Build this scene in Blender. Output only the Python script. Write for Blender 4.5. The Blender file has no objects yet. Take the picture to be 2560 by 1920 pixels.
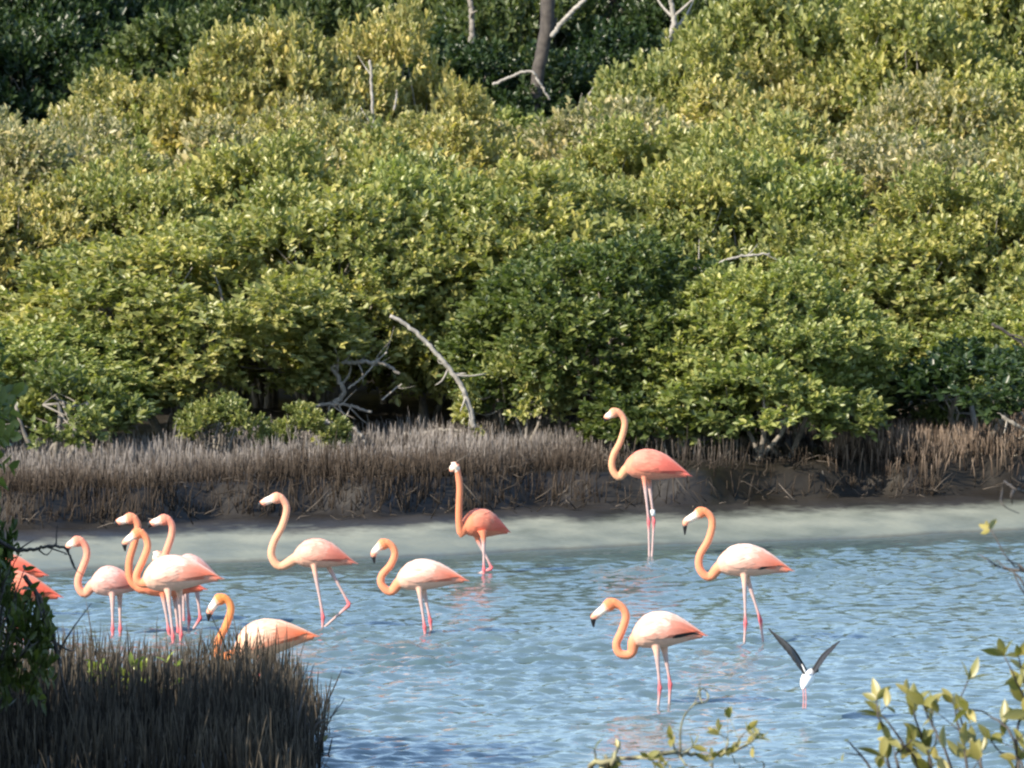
import bpy, math, random
import numpy as np
from mathutils import Vector, Matrix, Quaternion

# ------------------------------------------------------------------ camera, sky, sun, exposure
SC = bpy.context.scene
COL = SC.collection
FPX = 20000.0            # focal length in photo pixels (photo is 2560 x 1920)
CAMZ = 5.2
TILT = math.atan(1058.0 / FPX)

cam_d = bpy.data.cameras.new('camera')
cam = bpy.data.objects.new('camera', cam_d)
COL.objects.link(cam)
cam.location = (0, 0, CAMZ)
cam.rotation_euler = (math.pi / 2 - TILT, 0, 0)
cam_d.sensor_width = 36.0
cam_d.lens = FPX / 2560.0 * 36.0
cam_d.clip_start = 1.0
cam_d.clip_end = 2000.0
cam_d.dof.use_dof = True
cam_d.dof.focus_distance = 61.0
cam_d.dof.aperture_fstop = 11.0
SC.camera = cam

SUN_AZ_VEC = Vector((-0.78, -0.60))      # horizontal direction towards the sun
SUN_EL = math.radians(36.0)
hx, hy = SUN_AZ_VEC.normalized()
sun_dir = Vector((hx * math.cos(SUN_EL), hy * math.cos(SUN_EL), math.sin(SUN_EL)))
world = bpy.data.worlds.new('World')
SC.world = world
world.use_nodes = True
wn = world.node_tree
wn.nodes.clear()
sky = wn.nodes.new('ShaderNodeTexSky')
sky.sky_type = 'NISHITA'
sky.sun_disc = False
sky.sun_elevation = SUN_EL
sky.sun_rotation = math.atan2(hx, hy)
sky.air_density = 1.0
sky.dust_density = 0.6
sky.ozone_density = 1.3
bg = wn.nodes.new('ShaderNodeBackground')
bg.inputs['Strength'].default_value = 0.15
wo = wn.nodes.new('ShaderNodeOutputWorld')
wn.links.new(sky.outputs[0], bg.inputs['Color'])
wn.links.new(bg.outputs[0], wo.inputs['Surface'])

sun_d = bpy.data.lights.new('sun', 'SUN')
sun_d.energy = 4.6
sun_d.angle = math.radians(0.5)
sun_d.color = (1.0, 0.88, 0.72)
sun = bpy.data.objects.new('sun', sun_d)
COL.objects.link(sun)
sun.rotation_euler = sun_dir.to_track_quat('Z', 'Y').to_euler()
sun.location = sun_dir * 100

SC.view_settings.view_transform = 'Standard'
SC.view_settings.look = 'None'
SC.view_settings.gamma = 1.0
SC.view_settings.exposure = 1.0
SC.render.engine = 'CYCLES'
SC.cycles.use_denoising = True
SC.cycles.denoising_prefilter = 'ACCURATE'
SC.cycles.filter_width = 2.3
SC.cycles.max_bounces = 6
SC.cycles.diffuse_bounces = 3
SC.cycles.glossy_bounces = 3
SC.cycles.transmission_bounces = 3
SC.cycles.caustics_reflective = False
SC.cycles.caustics_refractive = False

# ------------------------------------------------------------------ helpers
RNG = np.random.default_rng(7)
random.seed(7)
CT, ST = math.cos(TILT), math.sin(TILT)

def ray(px, py):
    a, b = (px - 1280.0) / FPX, (960.0 - py) / FPX
    return np.array([a, CT + b * ST, -ST + b * CT])

def at_y(px, py, Y):
    r = ray(px, py)
    k = Y / r[1]
    return np.array([r[0] * k, Y, CAMZ + r[2] * k])

def on_water(px, py, z=0.0):
    r = ray(px, py)
    k = (z - CAMZ) / r[2]
    return np.array([r[0] * k, r[1] * k, z])

def tag(o, label=None, cat=None, group=None, kind=None):
    if label: o['label'] = label
    if cat: o['category'] = cat
    if group: o['group'] = group
    if kind: o['kind'] = kind
    return o

def empty(name, loc=(0, 0, 0)):
    o = bpy.data.objects.new(name, None)
    o.empty_display_size = 0.1
    COL.objects.link(o)
    o.location = loc
    return o

def mesh_np(name, v, faces, smooth=True, attrs=None):
    """v (N,3); faces: list of index arrays (M,k)"""
    me = bpy.data.meshes.new(name)
    v = np.asarray(v, dtype=np.float32)
    me.vertices.add(len(v))
    me.vertices.foreach_set('co', v.ravel())
    if not isinstance(faces, (list, tuple)):
        faces = [faces]
    faces = [np.asarray(f, dtype=np.int32) for f in faces if len(f)]
    li = np.concatenate([f.ravel() for f in faces])
    tot = np.concatenate([np.full(len(f), f.shape[1], dtype=np.int32) for f in faces])
    start = np.concatenate([[0], np.cumsum(tot)[:-1]]).astype(np.int32)
    me.loops.add(len(li))
    me.loops.foreach_set('vertex_index', li)
    me.polygons.add(len(tot))
    me.polygons.foreach_set('loop_start', start)
    me.polygons.foreach_set('loop_total', tot)
    me.polygons.foreach_set('use_smooth', np.full(len(tot), smooth, dtype=bool))
    if attrs:
        for k, a in attrs.items():
            a = np.asarray(a, dtype=np.float32)
            if a.ndim == 1:
                me.attributes.new(k, 'FLOAT', 'POINT').data.foreach_set('value', a)
            else:
                if a.shape[1] == 3:
                    a = np.concatenate([a, np.ones((len(a), 1), np.float32)], 1)
                me.attributes.new(k, 'FLOAT_COLOR', 'POINT').data.foreach_set('color', a.ravel())
    me.update()
    me.validate()
    return me

def obj(name, me, mat=None, parent=None, loc=None):
    o = bpy.data.objects.new(name, me)
    COL.objects.link(o)
    if mat and not me.materials:
        me.materials.append(mat)
    if parent is not None:
        o.parent = parent
    if loc is not None:
        o.location = loc
    return o

def norm(a):
    a = np.asarray(a, float)
    return a / (np.linalg.norm(a, axis=-1, keepdims=True) + 1e-9)

def spline(pts, n, vals=None):
    """Catmull-Rom resampling by arc length; vals interpolated alongside"""
    P = np.asarray(pts, float)
    if len(P) == 2:
        t = np.linspace(0, 1, n)[:, None]
        out = P[0] * (1 - t) + P[1] * t
        if vals is None: return out
        return out, np.interp(np.linspace(0, 1, n), [0, 1], vals)
    Q = np.vstack([2 * P[0] - P[1], P, 2 * P[-1] - P[-2]])
    fine, fv = [], []
    for i in range(len(P) - 1):
        p0, p1, p2, p3 = Q[i], Q[i + 1], Q[i + 2], Q[i + 3]
        for t in np.linspace(0, 1, 16, endpoint=False):
            fine.append(.5 * ((2 * p1) + (-p0 + p2) * t + (2 * p0 - 5 * p1 + 4 * p2 - p3) * t * t + (-p0 + 3 * p1 - 3 * p2 + p3) * t ** 3))
            fv.append(i + t)
    fine.append(P[-1]); fv.append(len(P) - 1.0)
    fine = np.array(fine); fv = np.array(fv)
    s = np.concatenate([[0], np.cumsum(np.linalg.norm(np.diff(fine, axis=0), axis=1))])
    q = np.linspace(0, s[-1], n)
    out = np.stack([np.interp(q, s, fine[:, k]) for k in range(3)], 1)
    if vals is None: return out
    return out, np.interp(np.interp(q, s, fv), np.arange(len(P)), vals)

class MB:
    def __init__(self):
        self.v, self.q, self.t, self.n, self.c = [], [], [], 0, []
    def add(self, v, quads=None, tris=None, col=None):
        v = np.asarray(v, float)
        self.v.append(v)
        if quads is not None and len(quads): self.q.append(np.asarray(quads) + self.n)
        if tris is not None and len(tris): self.t.append(np.asarray(tris) + self.n)
        if col is not None:
            c = np.asarray(col, float)
            self.c.append(np.broadcast_to(c, (len(v), 3)) if c.ndim == 1 else c)
        self.n += len(v)
    def tube(self, pts, radii, sides=8, col=None, flat=None):
        P = np.asarray(pts, float); m = len(P)
        R = np.broadcast_to(np.asarray(radii, float), (m,))
        T = norm(np.gradient(P, axis=0))
        ref = np.array([0, 1.0, 0]) if abs(T[:, 1]).max() < .9 else np.array([1.0, 0, 0.01])
        A = norm(np.cross(T, ref)); B = norm(np.cross(T, A))
        th = np.linspace(0, 2 * math.pi, sides, endpoint=False)
        fl = 1.0 if flat is None else flat
        ring = P[:, None, :] + R[:, None, None] * (np.cos(th)[None, :, None] * A[:, None, :] + fl * np.sin(th)[None, :, None] * B[:, None, :])
        v = np.vstack([ring.reshape(-1, 3), P[0], P[-1]])
        i = np.arange(m - 1)[:, None] * sides; j = np.arange(sides)[None, :]; k = (j + 1) % sides
        quads = np.stack([i + j, i + k, i + sides + k, i + sides + j], -1).reshape(-1, 4)
        a = m * sides; jj = np.arange(sides); kk = (jj + 1) % sides; b0 = (m - 1) * sides
        tris = np.vstack([np.stack([kk, jj, np.full(sides, a)], 1), np.stack([b0 + jj, b0 + kk, np.full(sides, a + 1)], 1)])
        self.add(v, quads, tris, col)
    def mesh(self, name, smooth=True):
        f = []
        if self.q: f.append(np.concatenate(self.q))
        if self.t: f.append(np.concatenate(self.t))
        attrs = {'Col': np.concatenate(self.c)} if self.c else None
        return mesh_np(name, np.concatenate(self.v), f, smooth, attrs)

def vnoise(x, y, seed=0):
    """smooth value noise on arrays"""
    x = np.asarray(x, float); y = np.asarray(y, float)
    xi, yi = np.floor(x).astype(np.int64), np.floor(y).astype(np.int64)
    fx, fy = x - xi, y - yi
    fx, fy = fx * fx * (3 - 2 * fx), fy * fy * (3 - 2 * fy)
    def h(a, b):
        n = (a * 374761393 + b * 668265263 + seed * 1442695041) & 0x7fffffff
        n = ((n ^ (n >> 13)) * 1274126177) & 0x7fffffff
        return ((n ^ (n >> 16)) & 0xffff) / 65535.0
    return (h(xi, yi) * (1 - fx) + h(xi + 1, yi) * fx) * (1 - fy) + (h(xi, yi + 1) * (1 - fx) + h(xi + 1, yi + 1) * fx) * fy

# ------------------------------------------------------------------ materials
def new_mat(name):
    m = bpy.data.materials.new(name)
    m.use_nodes = True
    nt = m.node_tree
    nt.nodes.clear()
    out = nt.nodes.new('ShaderNodeOutputMaterial')
    b = nt.nodes.new('ShaderNodeBsdfPrincipled')
    nt.links.new(b.outputs[0], out.inputs['Surface'])
    return m, nt, b, out

def node(nt, t, **kw):
    n = nt.nodes.new(t)
    for k, v in kw.items():
        setattr(n, k, v)
    return n

def ramp(nt, stops):
    r = nt.nodes.new('ShaderNodeValToRGB')
    e = r.color_ramp.elements
    while len(e) < len(stops): e.new(0.5)
    for i, (p, c) in enumerate(stops):
        e[i].position = p
        e[i].color = (*c, 1) if len(c) == 3 else c
    return r

def noise_node(nt, scale, detail=4, coord='Object', rough=.55, map_scale=None):
    tc = node(nt, 'ShaderNodeTexCoord')
    n = node(nt, 'ShaderNodeTexNoise')
    n.inputs['Scale'].default_value = scale
    n.inputs['Detail'].default_value = detail
    n.inputs['Roughness'].default_value = rough
    if map_scale:
        mp = node(nt, 'ShaderNodeMapping')
        mp.inputs['Scale'].default_value = map_scale
        nt.links.new(tc.outputs[coord], mp.inputs[0])
        nt.links.new(mp.outputs[0], n.inputs['Vector'])
    else:
        nt.links.new(tc.outputs[coord], n.inputs['Vector'])
    return n

def leaf_material():
    """colour = per-tree tint (object colour) x per-leaf variation"""
    m, nt, b, out = new_mat('mangrove_leaf')
    oi = node(nt, 'ShaderNodeObjectInfo')
    at = node(nt, 'ShaderNodeAttribute', attribute_name='rnd')
    var = ramp(nt, [(0, (.45, .55, .5)), (.4, (.88, .93, .85)), (.75, (1.12, 1.08, .95)), (1, (1.55, 1.4, 1.1))])
    nt.links.new(at.outputs['Fac'], var.inputs[0])
    mul = node(nt, 'ShaderNodeMix', data_type='RGBA', blend_type='MULTIPLY')
    mul.inputs[0].default_value = 1
    nt.links.new(oi.outputs['Color'], mul.inputs[6])
    nt.links.new(var.outputs[0], mul.inputs[7])
    col = mul.outputs[2]
    nt.links.new(col, b.inputs['Base Color'])
    b.inputs['Roughness'].default_value = .36
    b.inputs['Specular IOR Level'].default_value = .45
    tr = node(nt, 'ShaderNodeBsdfTranslucent')
    g = node(nt, 'ShaderNodeMix', data_type='RGBA', blend_type='MULTIPLY')
    g.inputs[0].default_value = 1
    g.inputs[7].default_value = (1.1, 1.25, .5, 1)
    nt.links.new(col, g.inputs[6])
    nt.links.new(g.outputs[2], tr.inputs['Color'])
    mx = node(nt, 'ShaderNodeMixShader')
    mx.inputs[0].default_value = .33
    nt.links.new(b.outputs[0], mx.inputs[1])
    nt.links.new(tr.outputs[0], mx.inputs[2])
    nt.links.new(mx.outputs[0], out.inputs['Surface'])
    return m

def bark_material(name, c1, c2, scale=14):
    m, nt, b, out = new_mat(name)
    n = noise_node(nt, scale, 5)
    r = ramp(nt, [(.3, c1), (.7, c2)])
    nt.links.new(n.outputs[0], r.inputs[0])
    nt.links.new(r.outputs[0], b.inputs['Base Color'])
    b.inputs['Roughness'].default_value = .85
    bp = node(nt, 'ShaderNodeBump')
    bp.inputs['Strength'].default_value = .5
    bp.inputs['Distance'].default_value = .01
    nt.links.new(n.outputs[0], bp.inputs['Height'])
    nt.links.new(bp.outputs[0], b.inputs['Normal'])
    return m

def attr_material(name, rough=.8, spec=.2, sheen=0.0, noise=0.0, nscale=30):
    m, nt, b, out = new_mat(name)
    at = node(nt, 'ShaderNodeAttribute', attribute_name='Col')
    col = at.outputs['Color']
    if noise:
        n = noise_node(nt, nscale, 3)
        r = ramp(nt, [(.3, (1 - noise,) * 3), (.7, (1 + noise * .5,) * 3)])
        nt.links.new(n.outputs[0], r.inputs[0])
        mul = node(nt, 'ShaderNodeMix', data_type='RGBA', blend_type='MULTIPLY')
        mul.inputs[0].default_value = 1
        nt.links.new(col, mul.inputs[6]); nt.links.new(r.outputs[0], mul.inputs[7])
        col = mul.outputs[2]
    nt.links.new(col, b.inputs['Base Color'])
    b.inputs['Roughness'].default_value = rough
    b.inputs['Specular IOR Level'].default_value = spec
    b.inputs['Sheen Weight'].default_value = sheen
    return m

def flat_material(name, c, rough=.6, spec=.3):
    m, nt, b, out = new_mat(name)
    n = noise_node(nt, 60, 2)
    r = ramp(nt, [(.3, tuple(x * .85 for x in c)), (.7, tuple(min(1, x * 1.1) for x in c))])
    nt.links.new(n.outputs[0], r.inputs[0])
    nt.links.new(r.outputs[0], b.inputs['Base Color'])
    b.inputs['Roughness'].default_value = rough
    b.inputs['Specular IOR Level'].default_value = spec
    return m

M_LEAF = leaf_material()
M_BARK = bark_material('grey_bark', (.13, .115, .095), (.27, .25, .215))
M_DEAD = bark_material('dead_wood', (.20, .185, .16), (.38, .36, .32), 20)
M_DARKBARK = bark_material('dark_bark', (.035, .03, .028), (.08, .07, .06))
M_LICHEN = bark_material('lichen_bark', (.10, .09, .08), (.34, .33, .16), 26)
M_PLUME = attr_material('plumage', .75, .15, .15, .10, 40)
M_FEATHER = attr_material('feather', .7, .2, .15, .08, 60)
M_BILL = attr_material('bill', .35, .4)
M_BILLTIP = flat_material('bill_black', (.012, .012, .014), .35, .4)
M_EYE = flat_material('eye', (.25, .2, .05), .2, .5)
M_RING = flat_material('leg_ring', (.8, .8, .78), .4, .4)
M_STEM = attr_material('root_spike', .85, .15)

# ------------------------------------------------------------------ terrain
def sstep(a, b, x):
    t = np.clip((np.asarray(x, float) - a) / (b - a), 0, 1)
    return t * t * (3 - 2 * t)

def shore_y(x):
    xc = np.clip(x, -16, 16)
    return 70.3 + .56 * xc + .12 * np.sin(xc * 1.7) + .05 * np.sin(xc * 5.1 + 1)

def base_y(x):
    xc = np.clip(x, -16, 16)
    return 74.2 + .52 * xc + .22 * np.sin(xc * 2.3 + 1) + .12 * np.sin(xc * 6.1)

def ground(x, y):
    x = np.asarray(x, float); y = np.asarray(y, float)
    sh, ba = shore_y(x), base_y(x)
    bed = -.20 + .17 * sstep(-3.5, -.25, y - sh) + .05 * sstep(-.25, .15, y - sh)
    mud = .085 * np.clip((y - sh) / np.maximum(ba - sh, .5), 0, 1) ** .8
    bank = .30 * sstep(0, .30, y - ba + .10 * (vnoise(x * 4, y * 0, 41) - .5)) + .012 * np.clip(y - ba, 0, 60) + 2.2 * sstep(118, 170, y)
    near = .5 * (1 - sstep(41, 45, y)) + np.clip((40 - y) / 40, 0, 1.4) * 3.1
    z = bed + mud + bank + near
    z = z + (vnoise(x * 1.3, y * 1.3, 3) - .5) * .05 * (sstep(.1, .8, y - ba)) \
          + (vnoise(x * 3, y * 1.6, 5) - .5) * .018 * sstep(-.1, .5, y - sh) + (vnoise(x * 9, y * 5, 9) - .5) * .008 * sstep(-.1, .5, y - sh)
    return z

def grid_mesh(name, xs, ys, zf):
    X, Y = np.meshgrid(xs, ys)
    Z = zf(X, Y)
    v = np.stack([X, Y, Z], -1).reshape(-1, 3)
    nx, ny = len(xs), len(ys)
    i = np.arange(ny - 1)[:, None] * nx; j = np.arange(nx - 1)[None, :]
    q = np.stack([i + j, i + j + 1, i + nx + j + 1, i + nx + j], -1).reshape(-1, 4)
    return mesh_np(name, v, q)

def axis(*segs):
    out = []
    for a, b, st in segs:
        out.append(np.arange(a, b, st))
    out.append([segs[-1][1]])
    return np.concatenate(out)

def ground_material():
    m, nt, b, out = new_mat('mud')
    geo = node(nt, 'ShaderNodeNewGeometry')
    sep = node(nt, 'ShaderNodeSeparateXYZ')
    nt.links.new(geo.outputs['Position'], sep.inputs[0])
    n1 = noise_node(nt, 1.6, 6, map_scale=(1, .45, 1))
    n2 = noise_node(nt, 9, 4, map_scale=(1, .5, 1))
    # wet mud near the water, drier grey-green above, wet peat on the bank blackened to carry the overhang's shade
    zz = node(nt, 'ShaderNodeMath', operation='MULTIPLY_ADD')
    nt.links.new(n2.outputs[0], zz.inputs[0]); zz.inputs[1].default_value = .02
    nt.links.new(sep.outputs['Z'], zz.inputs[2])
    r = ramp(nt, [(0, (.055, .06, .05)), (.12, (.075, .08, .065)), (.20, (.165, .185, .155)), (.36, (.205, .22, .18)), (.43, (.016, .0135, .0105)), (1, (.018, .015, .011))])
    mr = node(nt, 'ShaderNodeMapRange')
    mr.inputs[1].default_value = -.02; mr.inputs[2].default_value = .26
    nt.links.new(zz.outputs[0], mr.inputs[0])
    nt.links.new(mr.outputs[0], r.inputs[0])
    v = ramp(nt, [(.3, (.72, .74, .72)), (.65, (1.12, 1.1, 1.05))])
    nt.links.new(n1.outputs[0], v.inputs[0])
    mul = node(nt, 'ShaderNodeMix', data_type='RGBA', blend_type='MULTIPLY')
    mul.inputs[0].default_value = 1
    nt.links.new(r.outputs[0], mul.inputs[6]); nt.links.new(v.outputs[0], mul.inputs[7])
    nt.links.new(mul.outputs[2], b.inputs['Base Color'])
    rr = ramp(nt, [(.35, (.38,) * 3), (.6, (.7,) * 3)])
    nt.links.new(n1.outputs[0], rr.inputs[0])
    nt.links.new(rr.outputs[0], b.inputs['Roughness'])
    bp = node(nt, 'ShaderNodeBump')
    bp.inputs['Strength'].default_value = .4; bp.inputs['Distance'].default_value = .02
    nt.links.new(n2.outputs[0], bp.inputs['Height'])
    nt.links.new(bp.outputs[0], b.inputs['Normal'])
    return m

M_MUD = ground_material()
xs = axis((-400, -40, 30), (-40, -14, 2), (-14, 14, .14), (14, 40, 2), (40, 401, 30))
ys = axis((-60, 0, 8), (0, 64, 1.5), (64, 80, .10), (80, 130, 1.2), (130, 200, 6), (200, 601, 50))
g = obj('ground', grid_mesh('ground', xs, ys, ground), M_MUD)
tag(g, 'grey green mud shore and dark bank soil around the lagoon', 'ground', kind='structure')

# ------------------------------------------------------------------ water
def water_material():
    m, nt, b, out = new_mat('lagoon_water')
    n = noise_node(nt, .8, 3, map_scale=(1, .5, 1))
    r = ramp(nt, [(.3, (.075, .122, .134)), (.7, (.105, .155, .163))])
    nt.links.new(n.outputs[0], r.inputs[0])
    nt.links.new(r.outputs[0], b.inputs['Base Color'])
    b.inputs['Roughness'].default_value = .06
    b.inputs['IOR'].default_value = 1.333
    n2 = noise_node(nt, 22, 3, map_scale=(1, .8, 1))
    bp = node(nt, 'ShaderNodeBump')
    bp.inputs['Strength'].default_value = .5; bp.inputs['Distance'].default_value = .008
    nt.links.new(n2.outputs[0], bp.inputs['Height'])
    nt.links.new(bp.outputs[0], b.inputs['Normal'])
    return m

wr = np.random.default_rng(21)
NW = 52
w_l = .11 * (4.6 ** wr.random(NW))
w_dir = math.radians(-62) + wr.normal(0, .62, NW)
w_amp = .0027 * (w_l / .4) ** .80
w_ph = wr.random(NW) * 6.283
def waves(x, y):
    z = np.zeros_like(x)
    gust = .55 + 1.0 * vnoise(x * .55 + 3, y * .28, 11) * (.45 + .9 * vnoise(x * 1.6, y * .8, 12))
    fade = (1 - .93 * sstep(-2.2, .2, y - shore_y(x))) * sstep(-14, -11, x) * (1 - sstep(11, 14, x)) * sstep(43, 47, y)
    for k in range(NW):
        kk = 2 * math.pi / w_l[k]
        ph = kk * (x * math.cos(w_dir[k]) + y * math.sin(w_dir[k])) + w_ph[k]
        z += w_amp[k] * np.sin(ph + .5 * np.sin(ph))
    return z * gust * fade
xs = axis((-120, -14, 12), (-14, -6, .5), (-6, 6, .042), (6, 14, .5), (14, 121, 12))
ys = axis((30, 50, 1.0), (50, 75, .05), (75, 84, 1.0))
w = obj('water', grid_mesh('water', xs, ys, waves), water_material())
tag(w, 'rippled pale blue lagoon water', 'water', kind='structure')

# ------------------------------------------------------------------ leaves and crowns
def leaf_verts(pos, d, nrm, L, W, fold=.25):
    """vectorised six-vertex folded leaves -> verts (N*6,3), quads (N*2,4)"""
    N = len(pos)
    d = norm(d); s = norm(np.cross(nrm, d)); n = norm(np.cross(d, s))
    L = L[:, None]; W = W[:, None]
    up = n * W * fold
    b = pos; tip = pos + d * L - n * L * .06
    l1 = pos + d * L * .30 + s * W * .46 + up; l2 = pos + d * L * .68 + s * W * .40 + up
    r1 = pos + d * L * .30 - s * W * .46 + up; r2 = pos + d * L * .68 - s * W * .40 + up
    v = np.stack([b, l1, l2, tip, r2, r1], 1).reshape(-1, 3)
    i = np.arange(N)[:, None] * 6
    q = np.concatenate([i + np.array([[0, 3, 2, 1]]), i + np.array([[0, 5, 4, 3]])])
    return v, q

def twig_leaves(rng, org, tdir, tl, nl, leaf, lw=.42, spread=.8):
    """org, tdir (T,3); returns leaf arrays"""
    T = len(org)
    a = norm(np.cross(tdir, rng.normal(size=(T, 3)))); b = norm(np.cross(tdir, a))
    P, D, N = [], [], []
    for j in range(nl):
        f = (j // 2 + .6) / (nl / 2)
        ax = a if (j // 2) % 2 == 0 else b
        sg = 1 if j % 2 == 0 else -1
        p = org + tdir * (tl * f)[:, None]
        d = norm(tdir * (.45 + .5 * f) + ax * sg * spread * (1.15 - .5 * f) + rng.normal(0, .22, (T, 3)) + np.array([0, 0, .12]))
        n = norm(norm(np.cross(np.cross(d, tdir), d)) * .7 + np.array([0, 0, .55]) + rng.normal(0, .45, (T, 3)))
        P.append(p); D.append(d); N.append(n)
    P = np.concatenate(P); D = np.concatenate(D); N = np.concatenate(N)
    L = leaf * rng.uniform(.65, 1.2, len(P))
    return P, D, N, L, L * lw * rng.uniform(.8, 1.15, len(P))

def crown_proto(name, seed, R, H, zc, zlow, nclump, tw, nl, leaf, rc=(.26, .46), stems=4, trunk_r=.05, bark=None, lw=.42, inner=.75, up=.55):
    """returns (trunk mesh, crown mesh), base at origin"""
    rng = np.random.default_rng(seed)
    lob = rng.uniform(.72, 1.12, 9)
    cs = []
    tries = 0
    while len(cs) < nclump and tries < 20000:
        tries += 1
        az = rng.uniform(0, 2 * math.pi)
        e = math.asin(rng.uniform(-.45, 1))
        lo = np.interp(az / (2 * math.pi) * 9, np.arange(10), np.append(lob, lob[0]))
        rr = rng.uniform(inner, 1.0) * lo
        p = np.array([R * rr * math.cos(e) * math.cos(az), R * rr * math.cos(e) * math.sin(az), zc + ((H - zc) if e > 0 else (zc - zlow)) * rr * math.sin(e)])
        if p[2] < zlow: continue
        if all(np.linalg.norm(p - c) > rc[0] * .85 for c in cs): cs.append(p)
    cs = np.array(cs)
    V, Q, A, nv = [], [], [], 0
    mb = MB()
    # stems
    tops = []
    for k in range(stems):
        az = 2 * math.pi * (k + rng.uniform(-.3, .3)) / stems
        top = np.array([R * .42 * math.cos(az), R * .42 * math.sin(az), zc + (H - zc) * .35])
        mid = top * np.array([.45, .45, .5]) + rng.normal(0, .12, 3)
        p, r = spline([np.array([rng.normal(0, .06), rng.normal(0, .06), -.08]), mid, top], 9, [trunk_r, trunk_r * .8, trunk_r * .5])
        mb.tube(p, r, 7)
        tops.append(p)
    for c in cs:
        st = tops[int(np.argmin([np.linalg.norm(t[-1] - c) for t in tops]))]
        a = st[rng.integers(4, 9)]
        m = (a + c) / 2 + rng.normal(0, .10, 3) * R * .5 + np.array([0, 0, -.05])
        p, r = spline([a, m, c + rng.normal(0, .05, 3)], 7, [trunk_r * .42, trunk_r * .28, trunk_r * .10])
        mb.tube(p, r, 5)
        rad = rng.uniform(*rc)
        n = int(tw * (rad / np.mean(rc)) ** 2)
        dirs = norm(rng.normal(size=(n, 3)))
        outw = norm(c - np.array([0, 0, zc * .8]))
        flip = (dirs @ outw) < -.35
        dirs[flip] *= -1
        org = c + dirs * (rad * rng.uniform(.35, .92, n))[:, None] * np.array([1, 1, .8])
        td = norm(dirs * .8 + outw * .5 + np.array([0, 0, up]) + rng.normal(0, .25, (n, 3)))
        P, D, N, L, W = twig_leaves(rng, org, td, np.full(n, .15) * leaf / .08, nl, leaf, lw)
        v, q = leaf_verts(P, D, N, L, W)
        V.append(v); Q.append(q + nv); nv += len(v)
        base = rng.normal(0, .14)
        A.append(np.repeat(np.clip(.5 + base + rng.normal(0, .22, len(P)), 0, 1), 6))
    crown = mesh_np(name + '_crown', np.concatenate(V), np.concatenate(Q), True, {'rnd': np.concatenate(A)})
    crown.materials.append(M_LEAF)
    trunk = mb.mesh(name + '_trunk')
    trunk.materials.append(bark or M_BARK)
    return trunk, crown

BUSH = [crown_proto('bush%d' % k, 100 + k, 1.45, 2.9, 1.45, .22, 88, 36, 8, .105, rc=(.24, .52), lw=.56, up=.30) for k in range(5)]
LOWB = [crown_proto('low%d' % k, 150 + k, .85, 1.25, .60, .18, 17, 26, 8, .10, rc=(.12, .30), lw=.55, trunk_r=.03) for k in range(2)]
TREE = [crown_proto('tree%d' % k, 200 + k, 2.3, 6.4, 3.6, 1.0, 62, 46, 8, .12, rc=(.40, .75), stems=3, trunk_r=.12, bark=M_DARKBARK, inner=.45) for k in range(2)]

def place_tree(proto, name, loc, rz, scale, color, label, cat, group=None, bark=None):
    root = empty(name, loc)
    root.rotation_euler = (0, 0, rz)
    root.scale = scale
    tr = obj('trunk', proto[0], parent=root)
    cr = obj('crown', proto[1], parent=root)
    cr.color = (*color, 1)
    cr['kind'] = 'stuff'
    tag(root, label, cat, group)
    return root

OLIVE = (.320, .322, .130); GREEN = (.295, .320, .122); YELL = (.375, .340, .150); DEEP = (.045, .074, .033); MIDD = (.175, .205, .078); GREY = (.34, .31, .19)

def tree_px(proto, name, px, Y, ztop, protoH, protoR, rpx, rz, color, label, cat, group=None):
    X = (px - 1280.0) / FPX * Y
    s = FPX / Y
    gz = float(ground(X, Y))
    sc_h = (ztop - gz) / protoH
    sc_r = rpx / s / protoR
    return place_tree(proto, name, (X, Y, gz - .03), rz, (sc_r, sc_r, sc_h), color, label, cat, group)

def ztop(py, Y):
    return at_y(1280, py, Y)[2]

# front row, each at the water-side edge of the thicket (px centre, depth, top row, radius px)
front = [
    (70, 77.6, 830, 330, GREEN, 0, 'green mangrove shrub hanging low over the bank behind the bare dark branch'),
    (430, 78.8, 610, 400, OLIVE, 1, 'broad olive mangrove shrub above the huddle of four flamingos'),
    (800, 79.6, 520, 340, OLIVE, 2, 'mangrove shrub left of the pale leaning trunk and dark hollow'),
    (1240, 80.6, 470, 370, OLIVE, 3, 'mangrove shrub arching over the dark hollow with the pale leaning trunk'),
    (1530, 78.0, 640, 330, (.135, .168, .060), 0, 'shaded mangrove shrub directly behind the tallest standing flamingo'),  # leaf colour darkened to stand in for the shadowy hollow
    (1880, 77.6, 700, 300, GREEN, 2, 'sunlit green mangrove shrub overhanging the bank beside the brown root slope'),
    (2260, 81.2, 600, 360, OLIVE, 1, 'olive mangrove shrub rising behind the brown root slope'),
    (2600, 79.8, 760, 300, GREEN, 3, 'dark green mangrove shrub over the shaded corner of the bank'),
]
for k, (px, Y, py, rp, c, pk, lab) in enumerate(front):
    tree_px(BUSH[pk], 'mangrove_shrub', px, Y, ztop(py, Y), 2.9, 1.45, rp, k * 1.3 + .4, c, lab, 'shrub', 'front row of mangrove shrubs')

tree_px(LOWB[0], 'mangrove_sapling', 1880, 76.5, ztop(900, 76.5), 1.25, .85, 230, .6, GREEN, 'bright leafy sapling hanging over the dark bank right of the tall flamingo', 'shrub')
tree_px(LOWB[1], 'mangrove_sapling', 1680, 76.9, ztop(930, 76.9), 1.25, .85, 200, 2.6, (.11, .14, .05), 'dim leafy sapling directly right of the tall flamingo', 'shrub')  # darker leaves carry the shade under the overhang
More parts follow.
